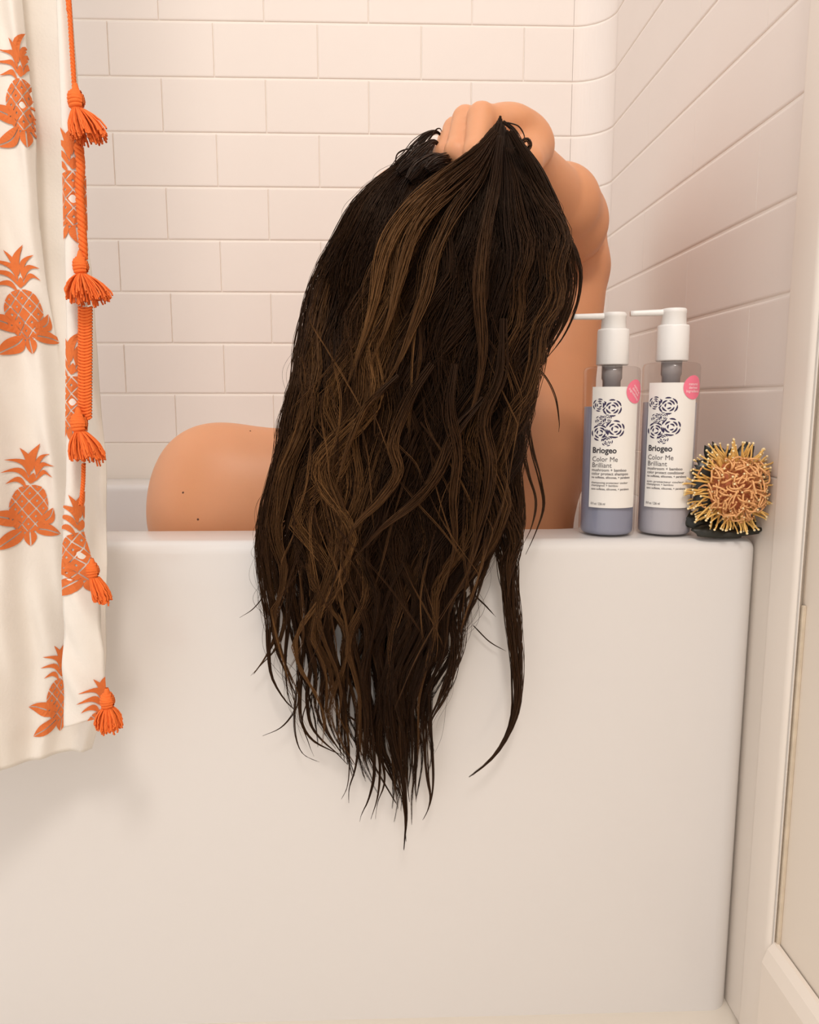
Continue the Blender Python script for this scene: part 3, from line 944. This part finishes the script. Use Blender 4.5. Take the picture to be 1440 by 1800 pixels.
for (px, py, rot) in ((36, 138, 0), (38, 510, .05), (53, 852, -.05), (108, 1190, 0)):
    u0, z0 = find_u(panel_pos, px, py)
    wm = .275
    print_on('pineapple_print', panel_pos, u0, z0, .92, wm, umax=.918 if py < 300 else 1., rot=rot)
for (px, py) in ((136, 935), (128, 300), (128, 660), (178, 1262)):
    zf = at(px, py, YF)[2]
    xl = np.interp(zf, flz, flx); xr = np.interp(zf, frz, frx)
    wv = xr - xl; uf = (at(px, py, YF)[0] - xl) / wv
    print_on('pineapple_print', flap_pos, uf, zf, .95, max(wv, .004))

# rope, braid and tassels along the flap edge
def tube_mesh(name, pts, r, sides=6, n=None):
    p = catmull(pts, n or len(pts) * 6)
    rr = np.full(len(p), r) if np.isscalar(r) else np.interp(np.linspace(0, 1, len(p)), np.linspace(0, 1, len(r)), r)
    return tubes(p[None], rr[None], sides)
def join(parts):
    Vs, Qs, k = [], [], 0
    for v, q in parts:
        Vs.append(v); Qs.append(q + k); k += len(v)
    return np.concatenate(Vs), np.concatenate(Qs)
YT = YF - .006
def rope(name, pts, r, pitch):
    w_ = at([p[0] for p in pts], [p[1] for p in pts], YT)
    if pts[0][1] < 0: w_ = np.vstack([[w_[0, 0] - .006, YT, CZ1 - .01], [w_[0, 0] - .004, YT, 1.4], w_])
    c = catmull(w_, max(120, int(np.linalg.norm(np.diff(w_, axis=0), axis=1).sum() / .0011)))
    s = np.r_[0, np.cumsum(np.linalg.norm(np.diff(c, axis=0), axis=1))]
    parts = []
    for k in range(3):
        a = s / pitch * 2 * pi + k * 2 * pi / 3
        p = c + np.stack([np.cos(a) * r * .62, np.sin(a) * r * .62, 0 * a], 1)
        parts.append(tubes(p[None], np.full((1, len(p)), r * .62), 5))
    return put(name, fast_mesh(name, *join(parts)), M_ORANGE, curt, smooth=True)
rope('rope', [(112, -120), (117, -40), (121, 0), (126, 80), (131, 158)], .0014, .007)
rope('rope', [(137, 255), (142, 290), (140, 330), (143, 380), (146, 430), (147, 455)], .0025, .010)
rope('rope', [(147, 815), (146, 850), (142, 888)], .0013, .006)
parts = []
for k in range(36):
    y = 542 + k * 5.5
    c = at(150 - .02 * (y - 540) * .2, y, YT)
    a = np.linspace(0, 2 * pi, 13)
    p = c + np.stack([.0043 * np.cos(a), .0016 * np.sin(a), .0006 * np.cos(a * 2) + .0006 * np.sin(a)], 1)
    parts.append(tubes(p[None], np.full((1, 13), .00105), 5))
for dx in (-.0014, .0014):
    p = at(np.full(30, 150.), np.linspace(540, 738, 30), YT) + np.array([dx, 0, 0])
    parts.append(tubes(p[None], np.full((1, 30), .0019), 6))
put('braid', fast_mesh('braid', *join(parts)), M_ORANGE, curt, smooth=True)
tr = np.random.default_rng(4)
def tassel(kx, ky, bx, by, half, kr, flare=1.0):
    """knot at (kx,ky), skirt centre bottom (bx,by), half width of the skirt in pixels"""
    Yk = YT - .004
    k = at(kx, ky, Yk); b = at(bx, by, Yk - .004); mm = 0.56 / F_PX * .98
    nk = at(kx + (bx - kx) * .16, ky + (by - ky) * .22, Yk)
    # knot: ball with wound turns
    parts = []
    for j in range(7):
        t = (j - 3) / 3.6
        r = kr * sqrt(max(.08, 1 - t * t)); a = np.linspace(0, 2 * pi, 15)
        p = k + np.stack([r * .82 * np.cos(a), r * .82 * np.sin(a), t * kr * 1.15 + .0006 * np.sin(a + j)], 1)
        parts.append(tubes(p[None], np.full((1, 15), kr * .30), 6))
    parts.append(tubes(np.stack([k + [0, 0, kr * 2.0], k + [0, 0, kr * .8], k, k - [0, 0, kr]])[None], np.array([[kr * .25, kr * .6, kr * .85, kr * .7]]), 10))
    t_ = put('tassel', fast_mesh('tassel', *join(parts)), M_ORANGE, curt, smooth=True)
    n = 120; m = 10
    th = tr.uniform(0, 2 * pi, n); q = np.sqrt(tr.uniform(.1, 1, n))
    s = np.linspace(0, 1, m)
    w = half * mm
    ex = q * np.cos(th) * w; ey = q * np.sin(th) * w * .8; ez = tr.normal(0, .0016, n) + .35 * w * q * q
    start = nk + np.stack([np.cos(th) * q * kr * .7, np.sin(th) * q * kr * .7, 0 * th], 1)
    end = b + np.stack([ex, ey, ez], 1)
    mid = start * .45 + end * .55 + np.stack([ex * .30, ey * .30, np.full(n, .001)], 1)
    Pp = (start[:, None] * (1 - s)[None, :, None] ** 2 + mid[:, None] * (2 * s * (1 - s))[None, :, None] + end[:, None] * (s ** 2)[None, :, None])
    Pp[..., :2] += (tr.normal(0, .00025, (n, m, 2)) * s[None, :, None])
    vv, qq = tubes(Pp, np.full((n, m), .00062), 4)
    f = put('fringe', fast_mesh('fringe', vv, qq), M_ORANGE, None, smooth=True)
    f.parent = t_; f.matrix_parent_inverse = (Matrix.Translation(curt.location) @ Matrix.Identity(4)).inverted() if False else t_.matrix_parent_inverse.inverted() @ Matrix.Translation(curt.location).inverted()
    f['kind'] = 'stuff'
    return t_
tassel(134, 176, 158, 252, 30, .0052)
tassel(142, 468, 156, 535, 40, .0050)
tassel(139, 744, 155, 812, 33, .0055)
tassel(163, 1003, 182, 1058, 15, .0045)
tassel(189, 1232, 192, 1284, 24, .0050)

# ------------------------------------------------------------------ pump bottles
def cyl_patch(name, r, a0, a1, z0, z1, n=28):
    V = []; Fc = []
    for k in range(n + 1):
        a = a0 + (a1 - a0) * k / n
        V += [(r * sin(a), -r * cos(a), z0), (r * sin(a), -r * cos(a), z1)]
    for k in range(n): Fc.append((2 * k, 2 * k + 2, 2 * k + 3, 2 * k + 1))
    return pydata(name, V, Fc)
def text_mesh(body, size, bold=0., width=None, spacing=1.0):
    cu = bpy.data.curves.new('txt', 'FONT'); cu.body = body; cu.size = size; cu.offset = bold
    cu.space_character = spacing; cu.resolution_u = 3; cu.fill_mode = 'FRONT'
    o = bpy.data.objects.new('txt', cu); COL.objects.link(o)
    dg = bpy.context.evaluated_depsgraph_get(); dg.update()
    ev = o.evaluated_get(dg); me = ev.to_mesh()
    V = [tuple(v.co) for v in me.vertices]; Fc = [tuple(p.vertices) for p in me.polygons]
    ev.to_mesh_clear(); bpy.data.objects.remove(o); bpy.data.curves.remove(cu)
    if width and V:
        w = max(v[0] for v in V); k = width / w
        V = [(v[0] * k, v[1], 0) for v in V]
    return V, Fc
def wrap(name, V, Fc, r, s0, z0, matl, parent, ctr=None, rot=0.):
    """flat (x,y) -> on the cylinder, s0 = arc length from the front"""
    out = []
    for v in V:
        x, y = v[0], v[1]
        if rot: x, y = x * cos(rot) - y * sin(rot), x * sin(rot) + y * cos(rot)
        a = (s0 + x) / r
        out.append((r * sin(a), -r * cos(a), z0 + y))
    me = pydata(name, out, Fc)
    return put_local(name, me, matl, parent)
def put_local(name, me, matl, parent, smooth=False):
    o = put(name, me, matl, None, smooth); o.parent = parent
    return o
def rose_logo(mx, r):
    """dashed petals of four overlapping roses, in metres, origin lower left of the motif"""
    rr = random.Random(8); V = []; Fc = []
    def arc(cx, cy, rad, a0, a1, w):
        n = max(3, int((a1 - a0) / .25)); k0 = len(V)
        for k in range(n + 1):
            a = a0 + (a1 - a0) * k / n; ww = w * (.35 + .65 * sin(pi * k / n))
            V.append((cx + (rad - ww) * cos(a), cy + (rad - ww) * sin(a))); V.append((cx + (rad + ww) * cos(a), cy + (rad + ww) * sin(a)))
        for k in range(n): Fc.append((k0 + 2 * k, k0 + 2 * k + 2, k0 + 2 * k + 3, k0 + 2 * k + 1))
    for (cx, cy, R_) in ((.0137, .0323, .0070), (.0034, .0347, .0052), (.0046, .0212, .0040), (.0100, .0228, .0034), (.0165, .0139, .0072), (.0046, .0105, .0066), (.0105, .0035, .0042)):
        for j, f in enumerate((1.0, .66, .34)):
            a = rr.uniform(0, 1); nd = (6, 4, 3)[j]
            for k in range(nd):
                st = a + 2 * pi * k / nd
                arc(cx, cy, R_ * f, st, st + 2 * pi / nd * rr.uniform(.60, .85), R_ * (.105 if j < 2 else .10))
    return V, Fc
def pump_bottle(px, py, Y, liquid, lines, sticker_rot, sticker_lines, rotz, label, hz, level, nozzle):
    base = at(px, py, Y); base[2] = RIM + .0002
    t = empty('pump_bottle', tuple(base)); t.rotation_euler = (0, 0, rotz)
    tag(t, label, 'bottle', 'pump bottles on the bath rim')
    r = .0245; H = hz
    b = lathe('bottle', [(r - .003, 0), (r - .0008, .0008), (r, .0035), (r, H - .004), (r - .001, H - .0012), (r - .004, H), (.0145, H + .0006), (.0128, H + .0012), (.0128, H + .005)], 64, True)
    put_local('bottle_shell', b, M_CLEAR, t, True)
    l = lathe('liquid', [(r - .004, .0016), (r - .0022, .003), (r - .0018, .006), (r - .0018, level), (r - .003, level + .0005), (0.0001, level + .0005)], 64, True)
    put_local('liquid', l, liquid, t, True)
    d = lathe('dip_tube', [(.0075, level - .002), (.0078, H - .012), (.0088, H - .010), (.0088, H + .002)], 28, True)
    put_local('dip_tube', d, M_TUBE, t, True)
    z = H + .0015
    c = lathe('collar', [(.0126, z), (.0137, z + .0004), (.0139, z + .001), (.0136, z + .0290), (.0131, z + .0306), (.0118, z + .0310), (.0115, z + .0310)], 48, True)
    put_local('collar', c, M_WHITEP, t, True)
    z2 = z + .0310
    hd = lathe('pump_head', [(.0106, z2), (.0108, z2 + .0006), (.0104, z2 + .0095), (.0107, z2 + .0100), (.0107, z2 + .0126), (.0098, z2 + .0138), (.0, z2 + .0140)], 40, True)
    ph = put_local('pump_head', hd, M_WHITEP, t, True)
    # nozzle: flat tapering spout
    n = 8; V = []; Fc = []
    for k in range(n + 1):
        f = k / n; x = -.006 - f * nozzle; zz = z2 + .0108 - .0006 * f; w = .0048 - .0014 * f; h = .0027 - .0004 * f
        for q in range(10):
            a = 2 * pi * q / 10
            V.append((x, w * np.sign(cos(a)) * abs(cos(a)) ** .5, zz + h * np.sign(sin(a)) * abs(sin(a)) ** .5))
    for k in range(n):
        for q in range(10):
            a = k * 10 + q; b2 = k * 10 + (q + 1) % 10
            Fc.append((a, b2, b2 + 10, a + 10))
    Fc += [tuple(range(10))[::-1], tuple(range(n * 10, n * 10 + 10))]
    nz = put_local('nozzle', pydata('nozzle', V, Fc), M_WHITEP, t, True)
    # label
    rl = r + .0004
    zl0, zl1 = .0262, H - .0175
    la0, la1 = radians(-55), radians(47)
    lb = put_local('label', cyl_patch('label', rl, la0, la1, zl0, zl1), M_LABEL, t, True)
    rt = rl + .00025
    s_left = la0 * rt + .0022
    LH = zl1 - zl0
    def line(txt, frac, size, m, bold=0., width=None, sp=1.0):
        V, Fc = text_mesh(txt, size, bold, width, sp)
        wrap('lettering', V, Fc, rt, s_left, zl0 + LH * frac, m, lb)
    V, Fc = rose_logo(None, rt)
    V = [(x * 1.08, y * .98) for x, y in V]
    wrap('rose_emblem', V, Fc, rt, s_left + .0014, zl0 + LH * .525, M_INK2, lb)
    for a in lines: line(*a)
    # round sticker over the upper right corner
    R_ = .0102; n = 40
    V = [(R_ * cos(2 * pi * k / n), R_ * sin(2 * pi * k / n)) for k in range(n)]
    V2 = []; F2 = []
    rings = [0.02, .25, .5, .75, 1.0]
    for f in rings: V2 += [(x * f, y * f) for x, y in V]
    for i in range(len(rings) - 1):
        for k in range(n):
            a = i * n + k; b2 = i * n + (k + 1) % n
            F2.append((a, b2, b2 + n, a + n))
    F2.append(tuple(range(n)))
    sc = la1 * rl - .0042
    st = wrap('sticker', V2, F2, rt + .0002, sc, zl1 - .0040, M_PINK, t)
    for i, (txt, w) in enumerate(sticker_lines):
        V, Fc = text_mesh(txt, .0031, .00008, w)
        V = [(v[0] - w / 2, v[1] + .0018 - i * .0030) for v in V]
        wrap('sticker_lettering', V, Fc, rt + .0004, sc, zl1 - .0040, M_PINKINK, st, rot=sticker_rot)
    return t
def lines_for(kind, fr):
    return [
        ('Briogeo', .458, .0070, M_INK, .00017, .0212, 1.0),
        ('Color Me', .388, .0060, M_INK3, 0., .0225, 1.0),
        ('Brilliant', .338, .0060, M_INK3, 0., .0175, 1.0),
        ('mushroom + bamboo', .306, .0034, M_INK3, .00004, .0310, 1.0),
        ('color protect ' + kind, .275, .0034, M_INK3, .00004, .0330, 1.0),
        ('no sulfates, silicones, + parabens', .247, .0027, M_INK3, .00004, .0350, 1.0),
        (fr, .203, .0026, M_INK3, .00002, .0330, 1.0),
        ('champignon + bambou', .180, .0026, M_INK3, .00002, .0235, 1.0),
        ('sans sulfates, silicones, + parabens', .150, .0026, M_INK3, .00003, .0345, 1.0),
        ('8 fl oz / 236 ml', .024, .0030, M_INK3, .00002, .0130, 1.0)]
pump_bottle(1065, 944, .034, M_LIQ1, lines_for('shampoo', 'shampooing protecteur couleur'), -.75, [('natural', .0105), ('derived', .0100), ('ingredients', .0150)],
            0.0, 'pump bottle of blue-grey shampoo nearest the person, pump slightly lower', .1480, .113, .030)
pump_bottle(1166, 945, .033, M_LIQ2, lines_for('conditioner', 'soin protecteur couleur'), 0.0, [('natural', .0105), ('derived', .0100), ('ingredients', .0150)],
            -.17, 'pump bottle of pale grey conditioner between the other bottle and the flower', .1515, .117, .031)

# ------------------------------------------------------------------ pincushion flower
fb = np.array([.2985, .016, RIM + .0002])
fl_ = empty('pincushion_flower', tuple(fb))
tag(fl_, 'orange pincushion protea bloom with dark leaves lying on the bath rim', 'flower')
fr_ = random.Random(21)
fc = Vector((.000, -.013, .0440))
core = sphere_mesh('bloom_core', .021, 3)
for v in core.vertices: v.co = fc + Vector((v.co.x * 1.05, v.co.y * .75, v.co.z * 1.1))
put_local('bloom_core', core, M_FCORE, fl_, True)
def style_mesh(seed, curly):
    g = random.Random(seed); m = 12
    p = []
    L = (.015 if curly else .0205) + g.uniform(-.002, .003); sg = g.choice((-1, 1))
    for k in range(m):
        t = k / (m - 1)
        if curly:
            a = t * g.uniform(3.6, 3.9); p.append((sg * .0052 * (1 - cos(a)) * (.5 + .5 * t), .0035 * sin(a * 1.3), L * .62 * sin(min(a, 1.7)) + .003 * t - .004 * max(0, t - .6)))
        else:
            p.append((sg * .0055 * t * t * sin(t * 2.4), .003 * t * t * sg + .0012 * sin(t * 5), L * t))
    p = catmull(np.array(p), 14)
    v, q = tubes(p[None], np.linspace(.00115, .00085, 14)[None], 5)
    a = np.array(p[-1]); d = np.array(p[-1] - p[-2]); d /= np.linalg.norm(d)
    kn = np.array([a, a + d * .0004, a + d * .0014, a + d * .0021])
    v2, q2 = tubes(kn[None], np.array([[.0007, .00120, .00120, .0003]]), 6)
    me = fast_mesh('style', *join([(v, q), (v2, q2)]))
    me.materials.append(M_STYLE2 if curly else M_STYLE); me.materials.append(M_STYLE2 if (curly and seed % 3) else M_KNOB)
    mi = np.zeros(len(me.polygons), np.int32); mi[len(q):] = 1
    me.polygons.foreach_set('material_index', mi); me.polygons.foreach_set('use_smooth', [True] * len(me.polygons))
    return me
M_STYLE2 = mat('flower_style_peach', srgb(232, 174, 116), .55, noise=(150, .25))
STY = [style_mesh(s_, False) for s_ in range(7)]; STC = [style_mesh(50 + s_, True) for s_ in range(9)]
NS_ = 300
for k in range(NS_):
    f = (k + .5) / NS_; el = math.acos(1 - 2 * f * .66); az = k * 2.39996
    d = Vector((sin(el) * cos(az), -cos(el), sin(el) * sin(az)))           # dome opens toward the viewer
    d = (d + Vector((0, 0, .06)) + Vector([fr_.uniform(-.12, .12) for _ in range(3)])).normalized()
    curly = el < 1.12 or fr_.random() < .12
    o = put_local('style', (STC if curly else STY)[k % (9 if curly else 7)], None, fl_)
    o.location = fc + Vector((d.x * .0205, d.y * .0145, d.z * .0215))
    o.rotation_euler = (d.to_track_quat('Z', 'Y').to_matrix() @ Matrix.Rotation(fr_.uniform(0, 6.28), 3, 'Z')).to_euler()
    sc_ = fr_.uniform(.72, .92); o.scale = (sc_, sc_, sc_)
    w = o.location + d * .022 * sc_
    if fb[0] + w.x > XW - .003: o.location.x -= fb[0] + w.x - XW + .003
    if w.z < .0075: o.location.z += .0075 - w.z
def leaf(c, rx, ln, direction, face=(0, -1, 0), tips=3, curl=.004):
    """leaf from c growing along direction"""
    n, m = 14, 8; V = []; Fc = []
    for i in range(n + 1):
        t = i / n
        ww = rx * (sin(pi * min(1, .12 + .74 * t)) ** .7)
        for j in range(m + 1):
            q = j / m * 2 - 1
            notch = (.07 * ln * (cos(q * tips * pi) - 1)) * (t ** 8)
            V.append((ww * q, curl * q * q - curl * sin(pi * t), ln * t + notch))
    for i in range(n):
        for j in range(m):
            a = i * (m + 1) + j; Fc.append((a, a + 1, a + m + 2, a + m + 1))
    o = put_local('leaf', pydata('leaf', V, Fc), M_LEAF, fl_, True)
    zz = Vector(direction).normalized(); yy = -Vector(face); xx = yy.cross(zz).normalized(); yy = zz.cross(xx)
    o.rotation_euler = Matrix((xx, yy, zz)).transposed().to_euler(); o.location = c
    md = o.modifiers.new('thickness', 'SOLIDIFY'); md.thickness = .0009; md.offset = 0
    return o
for (ang, ln, rx, y) in ((60, .038, .0085, .012), (116, .037, .0085, .010), (90, .029, .011, .014), (150, .034, .011, .004), (180, .030, .012, .003),
                         (208, .031, .013, .002), (28, .029, .010, .010), (0, .027, .010, .008), (-28, .029, .011, .006)):
    a = radians(ang)
    leaf(fc + Vector((cos(a) * .004, y, sin(a) * .006)), rx, ln, (cos(a), 0, sin(a)))
# lower leaves lie on the rim in front of the bloom
leaf(Vector((.012, -.010, .0050)), .0072, .046, (-1, -.05, .06), (0, -.75, .66), 1, .003)
leaf(Vector((-.012, -.014, .0042)), .0050, .044, (1, .05, .10), (0, -.7, .7), 1, .002)
leaf(Vector((-.008, -.002, .0100)), .0085, .030, (-1, .05, .25), (0, -.9, .4), 3, .003)
leaf(Vector((.004, -.002, .0085)), .0085, .032, (1, .10, .12), (0, -.9, .4), 3, .003)
st_ = lathe('stem', [(.006, .0), (.0075, .004), (.0085, .014), (.0105, .030)], 18, True)
put_local('stem', st_, M_LEAF, fl_, True)

# moles on the shoulder, laid on the skin by ray
dg = bpy.context.evaluated_depsgraph_get(); dg.update()
for (px, py, r) in ((322, 866, .0011), (348, 913, .0011), (440, 758, .0008)):
    p1 = Vector(at(px, py, .0)); d = (p1 - Vector(CAM)).normalized()
    inv = pb.matrix_world.inverted()
    ok, loc, nor, _ = pb.ray_cast(inv @ Vector(CAM), (inv.to_3x3() @ d).normalized())
    if ok:
        m = sphere_mesh('mole', r, 2)
        for v in m.vertices: v.co.y *= .4
        o = put('mole', m, M_MOLE, pb)
        o.location = pb.matrix_world @ loc
